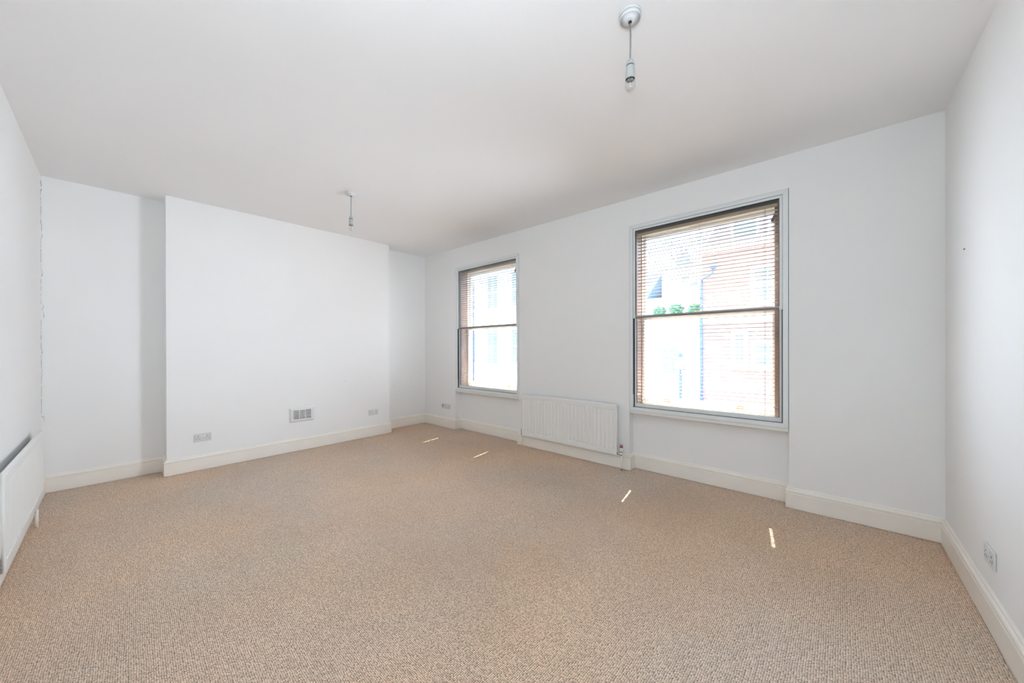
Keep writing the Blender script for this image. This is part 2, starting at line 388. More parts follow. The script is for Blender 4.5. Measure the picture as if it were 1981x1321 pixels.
# ------------------------------------------------------------------ windows
WW = 1.372   # opening width, local x 0..WW ; local y: 0 room face, + outwards
def frame_pieces(x0, x1, z0, z1, wx0, wx1, wz0, wz1, y0, y1, m=None, mitre=True):
    """rectangular frame with mitred corners: outer x0..x1,z0..z1, member widths"""
    m = m or MB(); xi0, xi1, zi0, zi1 = x0+wx0, x1-wx1, z0+wz0, z1-wz1
    O = [(x0, z0), (x1, z0), (x1, z1), (x0, z1)]; I = [(xi0, zi0), (xi1, zi0), (xi1, zi1), (xi0, zi1)]
    for i in range(4):
        j = (i+1) % 4; q = [O[i], O[j], I[j], I[i]]
        vs = [(a, y0, c) for a, c in q]+[(a, y1, c) for a, c in q]
        m.add(vs, [(0, 1, 2, 3), (7, 6, 5, 4), (0, 4, 5, 1), (1, 5, 6, 2), (2, 6, 7, 3), (3, 7, 4, 0)])
    return m
def make_window(n, x0, label):
    root = empty('window_%d' % n, (x0, 0, 0), label=label, cat='window', kind='structure')
    # secondary glazing: outer frame with a fine raised edge
    f = frame_pieces(.002, WW-.002, .660, 2.668, .037, .037, .037, .037, -.002, .052)
    frame_pieces(.002, WW-.002, .660, 2.668, .006, .006, .006, .006, -.006, -.002, f)
    fr = f.build('glazing_frame', M['alu'], root)
    # thin corner mitre lines
    mt = MB()
    for sx, sz in ((0, 0), (1, 0), (0, 1), (1, 1)):
        xa, xb = (.006, .039) if sx == 0 else (WW-.006, WW-.039)
        za, zb = (.664, .697) if sz == 0 else (2.664, 2.631)
        d = .0006
        mt.add([(xa-d, -.0026, za), (xa+d, -.0026, za), (xb+d, -.0026, zb), (xb-d, -.0026, zb)], [(0, 1, 2, 3)])
    mt.build('mitre_joint', M['steel'], fr)
    # dark seal lines between frame and sashes
    sl = frame_pieces(.039, WW-.039, .697, 2.631, .0025, .0025, .0025, .0025, .010, .050)
    sl.box(.039, .046, .010, .030, .697, 1.662); sl.box(WW-.046, WW-.039, .010, .030, .697, 1.662)
    sl.build('track_seal', M['seal'], root)
    # upper sash (front track)
    us = frame_pieces(.0415, WW-.0415, 1.660, 2.6285, .020, .020, .028, .021, .008, .027)
    us.box(.0415, WW-.0415, .004, .008, 1.680, 1.684)
    uo = us.build('upper_sash', M['alu'], root)
    MB().bbox(.0625, WW-.0625, .0055, .0285, 1.6590, 1.6890, .003).build('meeting_rail', M['shadedalu'], uo)
    gl = frame_pieces(.0612, WW-.0612, 1.6875, 2.6080, .003, .003, .001, .003, .0135, .0215); gl.build('gasket', M['seal'], uo)
    MB().box(.061, WW-.061, .0175, .0205, 1.687, 2.608).build('pane', M['glass'], uo)
    # lower sash (rear track)
    ls = frame_pieces(.0485, WW-.0455, .6995, 1.684, .018, .018, .036, .020, .031, .049)
    ls.box(.0485, WW-.0455, .026, .031, .6995, .712); ls.box(.0485, WW-.0455, .028, .031, .722, .735)
    lo = ls.build('lower_sash', M['alu'], root)
    gk = frame_pieces(.0662, WW-.0632, .735, 1.665, .003, .003, .002, .002, .0365, .0445); gk.build('gasket', M['seal'], lo)
    MB().box(.066, WW-.063, .0405, .0435, .7345, 1.665).build('pane', M['glass'], lo)
    # slide stops and little springs at the foot of the left track
    MB().bbox(.038, .062, .000, .012, .693, .699, .001).build('slide_stop', M['steel'], root)
    MB().bbox(.0385, .0445, .004, .012, .705, .83, .001).build('track_insert', M['plastic'], root)
    # painted sill under the frame
    MB().bbox(.001, WW-.001, .001, RD+.02, .6255, .6595, .004).build('sill_board', M['sill'], root)
    # stained timber lining of the box
    ln = MB(); ln.box(-.0, .0595, .0525, .205, .655, 2.668); ln.box(1.3015, WW, .0525, .205, .655, 2.668)
    ln.box(.0595, 1.3015, .0525, .205, 2.645, 2.668)
    ln.box(1.264, 1.3015, .182, .205, .69, 2.645); ln.box(.0595, .0655, .190, .205, .69, 2.645)
    ln.box(.0595, 1.3015, .182, .205, 2.60, 2.645)
    ln.build('window_lining', M['wood'], root)
    MB().box(.0595, 1.3015, .0525, .205, .655, .690).build('inner_sill', M['sash'], root)
    # old timber sash window outside
    bx = MB(); bx.box(0, .058, .206, .32, .655, 2.668); bx.box(1.272, WW, .206, .32, .655, 2.668); bx.box(.058, 1.272, .206, .32, 2.62, 2.668)
    bx.box(0, WW, .206, .42, .655, .70)
    bx.build('sash_box', M['sash'], root)
    s1 = frame_pieces(.058, 1.272, .702, 1.690, .026, .026, .085, .040, .208, .248)
    s1o = s1.build('outer_lower_sash', M['sash'], root)
    MB().box(.083, 1.247, .226, .230, .786, 1.651).build('pane', M['glass'], s1o)
    s2 = frame_pieces(.058, 1.272, 1.650, 2.619, .026, .026, .040, .055, .254, .294)
    s2o = s2.build('outer_upper_sash', M['sash'], root)
    MB().box(.083, 1.247, .272, .276, 1.689, 2.565).build('pane', M['glass'], s2o)
    for lx in (.33, 1.00):
        q = MB().bbox(lx-.03, lx+.03, .200, .208, .752, .775, .002); q.bbox(lx-.022, lx+.022, .185, .200, .766, .775, .002)
        q.build('sash_lift', M['brass'], root)
    MB().bbox(.6, .66, .205, .235, 1.690, 1.715, .003).build('sash_catch', M['brass'], root)
    return root
make_window(1, 0.868, 'left tall window with white secondary glazing and wooden lining')
make_window(2, 3.823, 'right tall window with white secondary glazing and wooden lining')

# ------------------------------------------------------------------ venetian blinds
def slat_mesh(with_holes):
    x0, x1, d, t = .0, 1.228, .0175, .0013
    m = MB(); holes = [.075, .610, 1.135]; hw, hd = .007, .0050
    xs = [x0]
    for h in holes: xs += [h-hw, h+hw]
    xs.append(x1)
    ys = [-d, -hd, hd, d]
    def top(y): return .0022*(1-(y/d)**2)      # slight camber
    for i in range(len(xs)-1):
        for j in range(3):
            if with_holes and i % 2 == 1 and j == 1 and i != 3: continue
            a, b_, c, e = xs[i], xs[i+1], ys[j], ys[j+1]
            vs = [(a, c, top(c)), (b_, c, top(c)), (b_, e, top(e)), (a, e, top(e)), (a, c, top(c)-2*t), (b_, c, top(c)-2*t), (b_, e, top(e)-2*t), (a, e, top(e)-2*t)]
            fs = [(0, 1, 2, 3), (7, 6, 5, 4)]
            if j == 0: fs.append((0, 4, 5, 1))
            if j == 2: fs.append((2, 6, 7, 3))
            if i == 0: fs.append((3, 7, 4, 0))
            if i == len(xs)-2: fs.append((1, 5, 6, 2))
            m.add(vs, fs)
    return m
slat_src = [None, None]
def make_blind(x0, label):
    root = empty('venetian_blind', (x0+.0665, .080, .692), label=label, cat='blind', group='wooden venetian blinds behind the glazing')
    ztop = 2.566-.692
    MB().bbox(0, 1.228, -.020, .022, ztop+.012, ztop+.066, .002).build('headrail', M['headrail'], root)
    MB().bbox(0, 1.228, -.0235, -.0205, ztop-.008, ztop+.020, .001).build('valance', M['valance'], root)
    pitch = .0351; n = 0; z = ztop-.030
    while z > .02:
        k = 1 if .05 < z < .50 else 0
        if slat_src[k] is None:
            o = slat_mesh(k == 1).build('slat', M['slat'], root, (0, 0, z)); slat_src[k] = o
        else: o = again(slat_src[k], 'slat', root, (0, 0, z))
        o.rotation_euler = (R(random.uniform(-1.2, 1.2)-1.5), R(random.uniform(-.05, .05)), 0)
        z -= pitch; n += 1
    MB().bbox(0, 1.228, -.017, .017, .001, .014, .002).build('bottom_rail', M['slat'], root)
    for lx in (.075, .610, 1.135):
        m = MB(); m.tube([(lx, -.0192, .01), (lx, -.0192, ztop)], .0008, 5); m.tube([(lx, .0192, .01), (lx, .0192, ztop)], .0008, 5)
        m.tube([(lx+.004, 0, .01), (lx+.004, 0, ztop)], .0007, 5)
        m.build('ladder_cord', M['cord'], root)
    for cx, zb in ((1.188, 1.79), (1.179, 1.86)):
        m = MB(); m.tube([(cx, -.026, ztop), (cx-.004, -.027, (ztop+zb)/2+.02), (cx+.001, -.026, zb)], .0008, 5)
        co = m.build('lift_cord', M['cord'], root)
    ta = MB(); prof = [(.002, .065), (.006, .062), (.010, .050), (.0125, .025), (.0135, .006), (.012, 0)]
    ta.lathe(prof, 12); to = ta.build('tassel', M['tassel'], root, (1.189, -.034, 1.735)); to.rotation_euler = (0, R(22), 0)
    m = MB(); m.tube([(1.128, -.024, ztop), (1.125, -.025, 1.2), (1.130, -.025, .93), (1.135, -.025, .83), (1.144, -.025, .93), (1.146, -.024, 1.2), (1.146, -.024, ztop)], .0008, 5)
    m.build('cord_loop', M['cord'], root)
    return root
make_blind(0.868, 'wooden venetian blind hanging in the left window')
make_blind(3.823, 'wooden venetian blind hanging in the right window')

# ------------------------------------------------------------------ radiators
def rad_panel(Wd, Ht, pitch, first, count, depth=.006, grow=.30):
    """front face towards -y, lower left corner at origin, panel y -0.02..0"""
    xs = [0, .004, .012]
    edge = .013
    for i in range(count):
        c = first+i*pitch; hw = pitch*grow/2
        xs += [c-hw-edge, c-hw, c+hw, c+hw+edge]
    xs += [Wd-.012, Wd-.004, Wd]
    zb, zt = .060, Ht-.056
    zs = [0, .004, .012, .022, zb-.004, zb, zb+.006, zb+.020, zt-.016, zt-.0025, zt, zt+.003, Ht-.03, Ht-.012, Ht-.004, Ht]
    def dep(x, z):
        e = 0.0
        for a, lim in ((x, Wd), (z, Ht)):
            q = min(a, lim-a)
            if q < .012: e = max(e, {0: .010, 1: .003}.get(0 if q < .003 else 1, 0) if q < .0119 else 0)
        g = 0
        i = round((x-first)/pitch)
        if 0 <= i < count:
            if abs(x-(first+i*pitch)) <= pitch*grow/2+1e-6: g = 1
        h = 1 if zb+.019 < z < zt-.015 else (2.0 if abs(z-zb-.006) < .001 else 2.3 if abs(z-zt+.0025) < .001 else 0)
        return e+g*h*depth
    m = MB(); K = len(zs)
    vs = [(x, -.020+dep(x, z), z) for x in xs for z in zs]
    fs = [(i*K+j, (i+1)*K+j, (i+1)*K+j+1, i*K+j+1) for i in range(len(xs)-1) for j in range(K-1)]
    m.add(vs, fs, False)
    # back sheet
    vs = [(x, -.001, z) for x in (0, Wd) for z in (0, Ht)]
    m.add(vs, [(0, 1, 3, 2)])
    # rim
    rim = [(0, 0), (Wd, 0), (Wd, Ht), (0, Ht)]
    for i in range(4):
        a, c = rim[i], rim[(i+1) % 4]
        m.add([(a[0], -.010, a[1]), (c[0], -.010, c[1]), (c[0], -.001, c[1]), (a[0], -.001, a[1])], [(0, 1, 2, 3)])
    return m
def add_trv(root, Wd, z0, gap, trv_side):
    xs = Wd+.048 if trv_side > 0 else -.048
    yv = -gap-.008
    v = MB(); v.lathe([(.009, z0+.010), (.013, z0+.012), (.013, z0+.030), (.010, z0+.034), (.010, z0+.048), (.014, z0+.050), (.014, z0+.058)], 14, (xs, yv, 0))
    lo, hi = (Wd-.004, xs) if trv_side > 0 else (xs, .004)
    v.lathe([(.008, lo), (.008, (lo+hi)/2-.008), (.0125, (lo+hi)/2-.008), (.0125, (lo+hi)/2+.008), (.008, (lo+hi)/2+.008), (.008, hi)], 12, (0, yv, z0+.028), 'X')
    vo = v.build('thermostatic_valve', M['chrome'], root)
    h = MB(); h.lathe([(.016, z0+.056), (.0175, z0+.060), (.0175, z0+.092), (.0165, z0+.096)], 18, (xs, yv, 0)); h.build('valve_head', M['plastic'], vo)
    h = MB(); h.lathe([(.0168, z0+.096), (.0172, z0+.099), (.0172, z0+.108), (.0168, z0+.110)], 18, (xs, yv, 0)); h.build('indicator_band', M['red'], vo)
    h = MB(); h.lathe([(.0165, z0+.110), (.0165, z0+.120), (.014, z0+.125), (.008, z0+.126)], 18, (xs, yv, 0)); h.build('valve_cap', M['steel'], vo)
    MB().tube([(xs, yv, 0.0), (xs, yv, z0+.012)], .0078, 10).build('feed_pipe', M['gloss'], root)
    MB().lathe([(.0095, 0), (.0095, .004), (.012, .006), (.012, 0.012), (.009, .013)], 12, (xs, yv, 0)).build('pipe_collar', M['steel'], root)
def make_radiator(Wd, Ht, z0, gap, pitch, first, count, loc, rz, label, trv_side, far_valve=True):
    """local: wall at y=0, room towards -y, x along the wall"""
    root = empty('radiator', loc, rz, label, 'radiator')
    pan = rad_panel(Wd, Ht, pitch, first, count).build('panel', M['rad'], root, (0, -gap, z0))
    # rolled top seam and side seams
    s = MB(); s.tube([(0.004, -gap-.009, z0+Ht), (Wd-.004, -gap-.009, z0+Ht)], .005, 8)
    s.build('top_seam', M['rad'], root)
    for x in (.004, Wd-.004):
        MB().tube([(x, -gap-.009, z0+.002), (x, -gap-.009, z0+Ht-.002)], .006, 8).build('side_seam', M['rad'], root)
    # convector fins behind
    fin = MB(); k = 0; x = .05
    while x < Wd-.05:
        fin.box(x, x+.0012, -gap, -gap+.022, z0+.05, z0+Ht-.05); fin.box(x+.016, x+.0172, -gap, -gap+.022, z0+.05, z0+Ht-.05)
        fin.box(x, x+.0172, -gap+.021, -gap+.022, z0+.05, z0+Ht-.05); x += .033
    fo = fin.build('convector_fins', M['rad'], root); fo['kind'] = 'stuff'
    for x in (Wd*.18, Wd*.82):
        q = MB(); q.box(x-.015, x+.015, -.0045, -.0006, z0+.06, z0+Ht-.06); q.box(x-.012, x-.009, -gap+.022, 0, z0+.08, z0+.12); q.box(x-.012, x-.009, -gap+.022, 0, z0+Ht-.14, z0+Ht-.1)
        q.build('bracket', M['steel'], root)
    # bleed valve
    MB().lathe([(.006, 0), (.006, .006), (.003, .006), (.003, .012)], 10, (0.0 if trv_side < 0 else Wd, -gap-.008, z0+Ht-.03), 'X').build('bleed_valve', M['chrome'], root)
    if far_valve: add_trv(root, Wd, z0, gap, trv_side)
    yv = -gap-.008
    # lockshield valve at the other end
    xl = -.012 if trv_side > 0 else Wd+.012
    v = MB(); v.lathe([(.008, z0+.005), (.011, z0+.008), (.011, z0+.026), (.008, z0+.030), (.008, z0+.045), (.0095, z0+.047), (.0095, z0+.085), (.007, z0+.088)], 12, (xl, yv+.012, 0))
    lo, hi = (xl, .006) if trv_side > 0 else (Wd-.006, xl)
    v.lathe([(.007, lo), (.007, hi)], 10, (0, yv+.010, z0+.022), 'X')
    v.build('lockshield_valve', M['steel'], root)
    MB().tube([(xl, yv+.012, 0.0), (xl, yv+.012, z0+.008)], .0078, 10).build('feed_pipe', M['gloss'], root)
    return root
make_radiator(1.368, .562, .152, .058, .05065, .051, 26, (2.343, 0, 0), 0,
              'long white panel radiator under the wall between the windows', +1)
# left wall: local x runs towards -x of the room
make_radiator(1.50, .535, .135, .040, .050, .05, 29, (2.12, -W, 0), R(180),
              'white panel radiator on the left wall by the cracked corner', +1, False)
MB().tube([(1.12, -.060, 0.0), (1.12, -.060, .137)], .0085, 10).build('drop_pipe', M['gloss'], bpy.data.objects['radiator.001'])

# ------------------------------------------------------------------ sockets
def make_socket(loc, rz, label, scale=1.0):
    root = empty('wall_socket', loc, rz, label, 'socket', 'double sockets round the room')
    t = .0095
    q = MB(); q.bbox(-.073, .073, -t, 0, -.043, .043, .003); q.build('faceplate', M['plastic2'], root)
    for x in (-.0125, .0125):
        r_ = MB().bbox(x-.009, x+.009, -t-.004, -t+.001, .008, .033, .002); r_.build('rocker_switch', M['plastic'], root)
    for s in (-1, 1):
        cx = s*.040
        h = MB(); h.box(cx-.0025, cx+.0025, -t-.0006, -t+.0004, .006, .0165)
        for d in (-.011, .011): h.box(cx+d-.0035, cx+d+.0035, -t-.0006, -t+.0004, -.0165, -.0115)
        h.build('pin_holes', M['dark'], root)
    for s in (-1, 1):
        MB().lathe([(.0035, -t-.0008), (.0035, -t+.0005)], 10, (s*.0605, 0, 0), 'Y').build('screw', M['steel'], root)
    return root
make_socket((BD, -3.087, .357), R(90), 'white double socket at the left end of the chimney breast')
make_socket((BD, -1.108, .366), R(90), 'white double socket near the right end of the chimney breast, right of the vent')
make_socket((L-SK*.95, -.950, .328), R(-90)-math.atan(SK), 'white double socket low on the right wall')
# small aerial plate beside a blanking plate in the window-wall corner
root = empty('aerial_socket', (.622, 0, .358), 0, 'small grey-white aerial socket left of the left window', 'socket')
MB().bbox(-.120, -.044, -.012, 0, -.038, .048, .003).build('box_plate', M['plastic2'], root)
MB().bbox(-.038, .115, -.010, 0, -.043, .043, .003).build('faceplate', M['plastic2'], root)
MB().lathe([(.011, -.0165), (.011, -.0118)], 14, (-.085, 0, .008), 'Y').build('aerial_port', M['dark'], root)
for x in (-.0, .075):
    h = MB(); h.box(x-.003, x+.003, -.0106, -.0096, .004, .014); h.box(x-.014, x-.008, -.0106, -.0096, -.016, -.011); h.box(x+.008, x+.014, -.0106, -.0096, -.016, -.011)
    h.build('pin_holes', M['steel'], root)
for x in (.028, .048): MB().bbox(x-.008, x+.008, -.0135, -.009, .008, .030, .002).build('rocker_switch', M['plastic'], root)

# ------------------------------------------------------------------ vent grille
root = empty('vent_grille', (BD, -2.094, .474), R(90), 'white louvred vent grille low in the middle of the chimney breast', 'vent')
fw, fh, t = .148, .096, .020
f = MB()
# bevelled picture-frame surround: slopes from wall up to the face
def ring(m, a, b_):
    (x0, z0, y0), (x1, z1, y1) = a, b_
    O = [(-x0, y0, -z0), (x0, y0, -z0), (x0, y0, z0), (-x0, y0, z0)]; I = [(-x1, y1, -z1), (x1, y1, -z1), (x1, y1, z1), (-x1, y1, z1)]
    m.add(O+I, [(i, (i+1) % 4, 4+(i+1) % 4, 4+i) for i in range(4)])
ring(f, (fw, fh, 0), (fw, fh, -.005)); ring(f, (fw, fh, -.005), (fw-.022, fh-.022, -t)); ring(f, (fw-.022, fh-.022, -t), (.105, .062, -t)); ring(f, (.105, .062, -t), (.105, .062, -.003))
f.build('frame', M['plastic'], root)
MB().box(-.105, .105, -.003, -.001, -.062, .062).build('backing', M['dark'], root)
for x in (-.035, .035): MB().box(x-.004, x+.004, -t, -.004, -.062, .062).build('mullion', M['plastic'], root)
src = None
for c, (xa, xb) in enumerate(((-.105, -.039), (-.031, .031), (.039, .105))):
    mesh_src = None
    for r_ in range(7):
        z = -.0585+r_*.0195
        if mesh_src is None:
            m = MB(); m.add([(xa, -t, -.0045), (xb, -t, -.0045), (xb, -t, .0045), (xa, -t, .0045), (xa, -.006, .002), (xb, -.006, .002), (xb, -.006, .008), (xa, -.006, .008)],
                            [(0, 1, 2, 3), (7, 6, 5, 4), (0, 4, 5, 1), (1, 5, 6, 2), (2, 6, 7, 3), (3, 7, 4, 0)])
            mesh_src = m.build('louvre', M['plastic'], root, (0, 0, z))
        else: again(mesh_src, 'louvre', root, (0, 0, z))

# ------------------------------------------------------------------ pendants
def make_pendant(x, y, label, bend):
    zc = HF(x, y); root = empty('pendant_light', (x, y, zc), 0, label, 'lamp', 'bare bulb pendants on the ceiling')
    MB().lathe([(.052, 0), (.052, -.009), (.050, -.012)], 32).build('rose_base', M['rose'], root)
    MB().lathe([(.0490, -.011), (.0475, -.026), (.0455, -.028)], 32).lathe([(.0455, -.028), (.014, -.037), (.009, -.038)], 32).build('rose_cover', M['rose'], root)
    MB().lathe([(.006, -.037), (.0080, -.038), (.0080, -.043), (.004, -.044)], 12).build('cord_grommet', M['dark'], root)
    hz = 2.705-zc
    MB().tube([(0, 0, -.038), (bend, 0, -.038+(hz+.038)*.35), (bend*.6, 0, -.038+(hz+.038)*.6), (0, 0, hz)], .0036, 8).build('flex', M['flex'], root)
    MB().lathe([(.006, hz+.004), (.012, hz), (.0175, hz-.014), (.0195, hz-.027)], 20).build('holder_cap', M['holder'], root)
    MB().lathe([(.0185, hz-.027), (.0185, hz-.032)], 20).build('holder_ring', M['dark'], root)
    h = MB(); h.lathe([(.0200, hz-.032), (.0205, hz-.040), (.0225, hz-.082), (.0228, hz-.092), (.0205, hz-.092)], 24, caps=False)
    ho = h.build('holder_skirt', M['holder'], root)
    MB().lathe([(.0205, hz-.0918), (.0190, hz-.05), (.004, hz-.048)], 24, caps=False).build('skirt_shade', M['dark'], ho)  # dark sheet standing in for the shade inside the skirt
    bc = MB(); bc.lathe([(.0105, hz-.050), (.0105, hz-.078), (.012, hz-.082), (.012, hz-.088)], 16); bco = bc.build('bulb_cap', M['steel'], root)
    # glass bulb
    g = MB(); pr = []; top = hz-.086; bot = hz-.150
    for i in range(15):
        a = i/14*math.pi
        pr.append((max(.0006, .0245*math.sin(a)**.9 if a > .9 else .0245*math.sin(.9)**.9*(.55+.45*a/.9)), top+(bot-top)*(1-math.cos(a))/2))
    g.lathe(pr, 24); go = g.build('bulb_glass', M['bulb'], root)
    st = MB(); st.lathe([(.0035, top+.002), (.0028, top-.018), (.0042, top-.022)], 10); st.tube([(-.002, 0, top-.02), (-.009, 0, top-.038)], .0004, 4); st.tube([(.002, 0, top-.02), (.009, 0, top-.038)], .0004, 4)
    st.tube([(-.009, 0, top-.038), (-.004, .003, top-.036), (0, .003, top-.039), (.004, .003, top-.036), (.009, 0, top-.038)], .0005, 4)
    st.build('filament_support', M['chrome'], go)
    return root
make_pendant(4.716, -2.100, 'nearer bare bulb pendant, at the top edge of the view', .002)
make_pendant(1.753, -2.109, 'farther bare bulb pendant, in front of the chimney breast', .0)

# ------------------------------------------------------------------ outside
GZ = -4.2
struct(MB().box(-60, 60, 0.36, 80, GZ-.3, GZ).build('road', M['asphalt']), 'grey road below the windows', 'road')
struct(MB().box(-60, 60, 9.0, 11.0, GZ, GZ+.12).build('pavement', M['paving']), 'pavement along the far side of the street', 'pavement')

def facade_window(root, x0, x1, z0, z1, y, sur=.12, bars=1):
    """window set in a facade facing -y; stone surround proud of the wall"""
    f = frame_pieces(x0-sur, x1+sur, z0-sur, z1+sur, sur, sur, sur, sur, y-.05, y+.02)
    f.bbox(x0-sur-.06, x1+sur+.06, y-.12, y+.02, z0-sur-.07, z0-sur, .01)
    fo = f.build('window_surround', M['stone'], root)
    s_ = frame_pieces(x0, x1, z0, z1, .05, .05, .05, .05, y-.02, y+.02)
    zm = (z0+z1)/2; s_.box(x0, x1, y-.025, y+.02, zm-.03, zm+.03)
    for k in range(bars):
        xm = x0+(x1-x0)*(k+1)/(bars+1); s_.box(xm-.012, xm+.012, y-.02, y+.02, z0, z1)
    s_.build('sash_frame', M['sash'], fo)
    MB().box(x0+.04, x1-.04, y-.014, y+.015, z0+.04, z1-.04).build('pane', M['farglass'], fo)

# red brick building opposite the right window
root = empty('brick_building', (8, 11, GZ), 0, 'red brick building with pale stone bands opposite the right window', 'building')
def loc_build(mb, name, m, parent, off):
    mb.v = [(a-off[0], b_-off[1], c-off[2]) for a, b_, c in mb.v]; return mb.build(name, m, parent)
_build = MB.build
OFFS = [(8, 11, GZ)]
def build_off(s, name, material, parent=None, loc=None):
    if parent is not None and OFFS[0] is not None:
        o_ = OFFS[0]; s.v = [(a-o_[0], b_-o_[1], c-o_[2]) for a, b_, c in s.v]
    return _build(s, name, material, parent, loc)
MB.build = build_off
MB().box(2.02, 16, 11, 19, GZ, 5.05).build('wall', M['brick'], root)
MB().bbox(1.95, 16.1, 10.78, 11.0, 4.85, 5.12, .03).build('cornice', M['stone'], root)
MB().bbox(1.98, 16.05, 10.92, 11.0, 2.25, 2.45, .02).build('stone_band', M['stone'], root)
MB().bbox(1.98, 16.05, 10.92, 11.0, -.9, -.7, .02).build('stone_band', M['stone'], root)
m = MB(); m.add([(2.05, 10.95, 5.1), (16, 10.95, 5.1), (16, 19, 5.1), (2.05, 19, 5.1), (2.95, 12.0, 7.2), (16, 12.0, 7.2), (16, 18, 7.2), (2.95, 18, 7.2)],
               [(0, 1, 5, 4), (1, 2, 6, 5), (2, 3, 7, 6), (3, 0, 4, 7), (4, 5, 6, 7)])
m.build('mansard_roof', M['tile'], root)
for xx in (3.05, 4.15, 6.2, 8.2): 
    q = MB().box(xx-.1, xx+.75, 11.05, 12.0, 5.25, 6.05); q.build('dormer', M['sash'], root)
    MB().box(xx, xx+.65, 11.0, 11.06, 5.35, 5.95).build('dormer_pane', M['farglass'], root)
for x0, x1, z0, z1 in ((3.62, 4.45, 2.95, 4.15), (6.3, 7.1, 2.95, 4.15), (3.04, 3.40, .70, 1.90), (3.64, 4.45, .70, 1.55), (6.3, 7.1, .5, 1.9), (3.1, 4.0, -3.0, -1.4), (6.2, 7.1, -3.0, -1.4)):
    facade_window(root, x0, x1, z0, z1, 11.0, .075)
# drainpipe with round lamp
OFFS[0] = (2.02, 10.85, GZ)
root = empty('drainpipe', OFFS[0], 0, 'dark blue drainpipe down the left edge of the brick building', 'pipe')
MB().tube([(2.03, 10.85, GZ), (2.03, 10.85, 2.3), (2.03, 10.85, 3.86)], .05, 10).build('pipe', M['iron'], root)
for z in (-2.5, -.6, 1.3, 3.2): MB().lathe([(.065, z), (.065, z+.08)], 10, (2.03, 10.85, 0)).build('pipe_bracket', M['iron'], root)
OFFS[0] = (2.48, 10.6, 4.2)
root = empty('globe_lamp', OFFS[0], 0, 'round street lamp on a bent arm above the drainpipe', 'street lamp')
MB().tube([(2.0, 10.90, 3.86), (2.12, 10.75, 3.93), (2.35, 10.62, 3.98), (2.45, 10.60, 4.08), (2.47, 10.6, 4.2)], .035, 8).build('arm', M['iron'], root)
g = MB(); g.lathe([(.02, 4.19), (.08, 4.21), (.115, 4.27), (.125, 4.33), (.115, 4.39), (.08, 4.44), (.02, 4.46)], 16, (2.48, 10.6, 0)); g.build('lamp_head', M['iron'], root)
g = MB(); g.lathe([(.118, 4.315), (.129, 4.32), (.129, 4.34), (.118, 4.345)], 16, (2.48, 10.6, 0)); g.build('collar', M['frost'], root)

# street lantern
OFFS[0] = (2.09, 8.0, GZ)
root = empty('street_lantern', OFFS[0], 0, 'old four-sided street lantern on an iron post', 'street lamp')
MB().lathe([(.12, GZ), (.12, GZ+.3), (.07, GZ+.5), (.055, GZ+1.2), (.045, .45), (.07, .5), (.035, .55), (.035, .66)], 14, (2.09, 8.0, 0)).build('post', M['iron'], root)
m = MB()
def quadpost(a, b_): m.tube([a, b_], .015, 5)
t0, t1 = .145, .165
for sx, sy in ((-1, -1), (1, -1), (1, 1), (-1, 1)): quadpost((2.09+sx*t0, 8+sy*t0, .68), (2.09+sx*t1, 8+sy*t1, 1.0))
for tt, z in ((t0, .68), (t1, 1.0)):
    c4 = [(2.09-tt, 8-tt, z), (2.09+tt, 8-tt, z), (2.09+tt, 8+tt, z), (2.09-tt, 8+tt, z)]
    for i in range(4): quadpost(c4[i], c4[(i+1) % 4])
m.build('lantern_frame', M['iron'], root)
m = MB(); m.add([(2.09+a*t0, 8+b_*t0, .68) for a, b_ in ((-1, -1), (1, -1), (1, 1), (-1, 1))]+[(2.09+a*t1, 8+b_*t1, 1.0) for a, b_ in ((-1, -1), (1, -1), (1, 1), (-1, 1))],
              [(0, 1, 5, 4), (1, 2, 6, 5), (2, 3, 7, 6), (3, 0, 4, 7)]); m.build('lantern_glass', M['frost'], root)
m = MB(); m.lathe([(.25, 1.0), (.22, 1.03), (.08, 1.07), (.08, 1.13), (.04, 1.17), (.04, 1.2)], 4, (2.09, 8, 0), smooth=False); m.build('lantern_roof', M['iron'], root)

# white rendered house behind, left of the brick building
OFFS[0] = (-1, 13, GZ)
root = empty('white_house', OFFS[0], 0, 'white rendered house with slate roof and chimney left of the brick building', 'house')
MB().box(-.10, 1.99, 13.0, 20, GZ, 4.95).build('wall', M['render'], root)
m = MB(); m.add([(-.1, 12.85, 4.93), (1.99, 12.85, 4.93), (1.99, 16.5, 6.0), (-.1, 16.5, 6.0), (-.1, 20, 4.93), (1.99, 20, 4.93)], [(0, 1, 2, 3), (3, 2, 5, 4), (0, 3, 4), (1, 5, 2), (0, 4, 5, 1)])
m.build('roof', M['slate'], root)
MB().box(.35, .78, 13.6, 14.3, 5.0, 5.75).build('chimney', M['slate'], root)
for x in (.45, .68): MB().lathe([(.07, 5.75), (.06, 6.0)], 10, (x, 13.95, 0)).build('chimney_pot', M['tile'], root)
for x0, x1, z0, z1 in ((.75, 1.05, 4.35, 4.55), (1.1, 1.4, 4.05, 4.25)): MB().box(x0, x1, 12.96, 13.0, z0, z1).build('small_window', M['farglass'], root)
OFFS[0] = (.02, 14, 5.28)
root = empty('tv_aerial', OFFS[0], 0, 'thin television aerial on the slate roof of the white house', 'aerial')
m = MB(); m.tube([(.02, 14, 5.28), (.02, 14, 6.55)], .018, 6); m.build('mast', M['iron'], root)
m = MB(); m.tube([(-.5, 14, 6.5), (.15, 14, 6.3)], .013, 5)
for k in range(6): xx = -.45+k*.1; m.tube([(xx, 13.85, 6.48-k*.03), (xx, 14.15, 6.48-k*.03)], .008, 4)
m.tube([(.02, 14, 6.2), (.3, 14, 6.0)], .012, 5); m.build('aerial_arms', M['iron'], root)

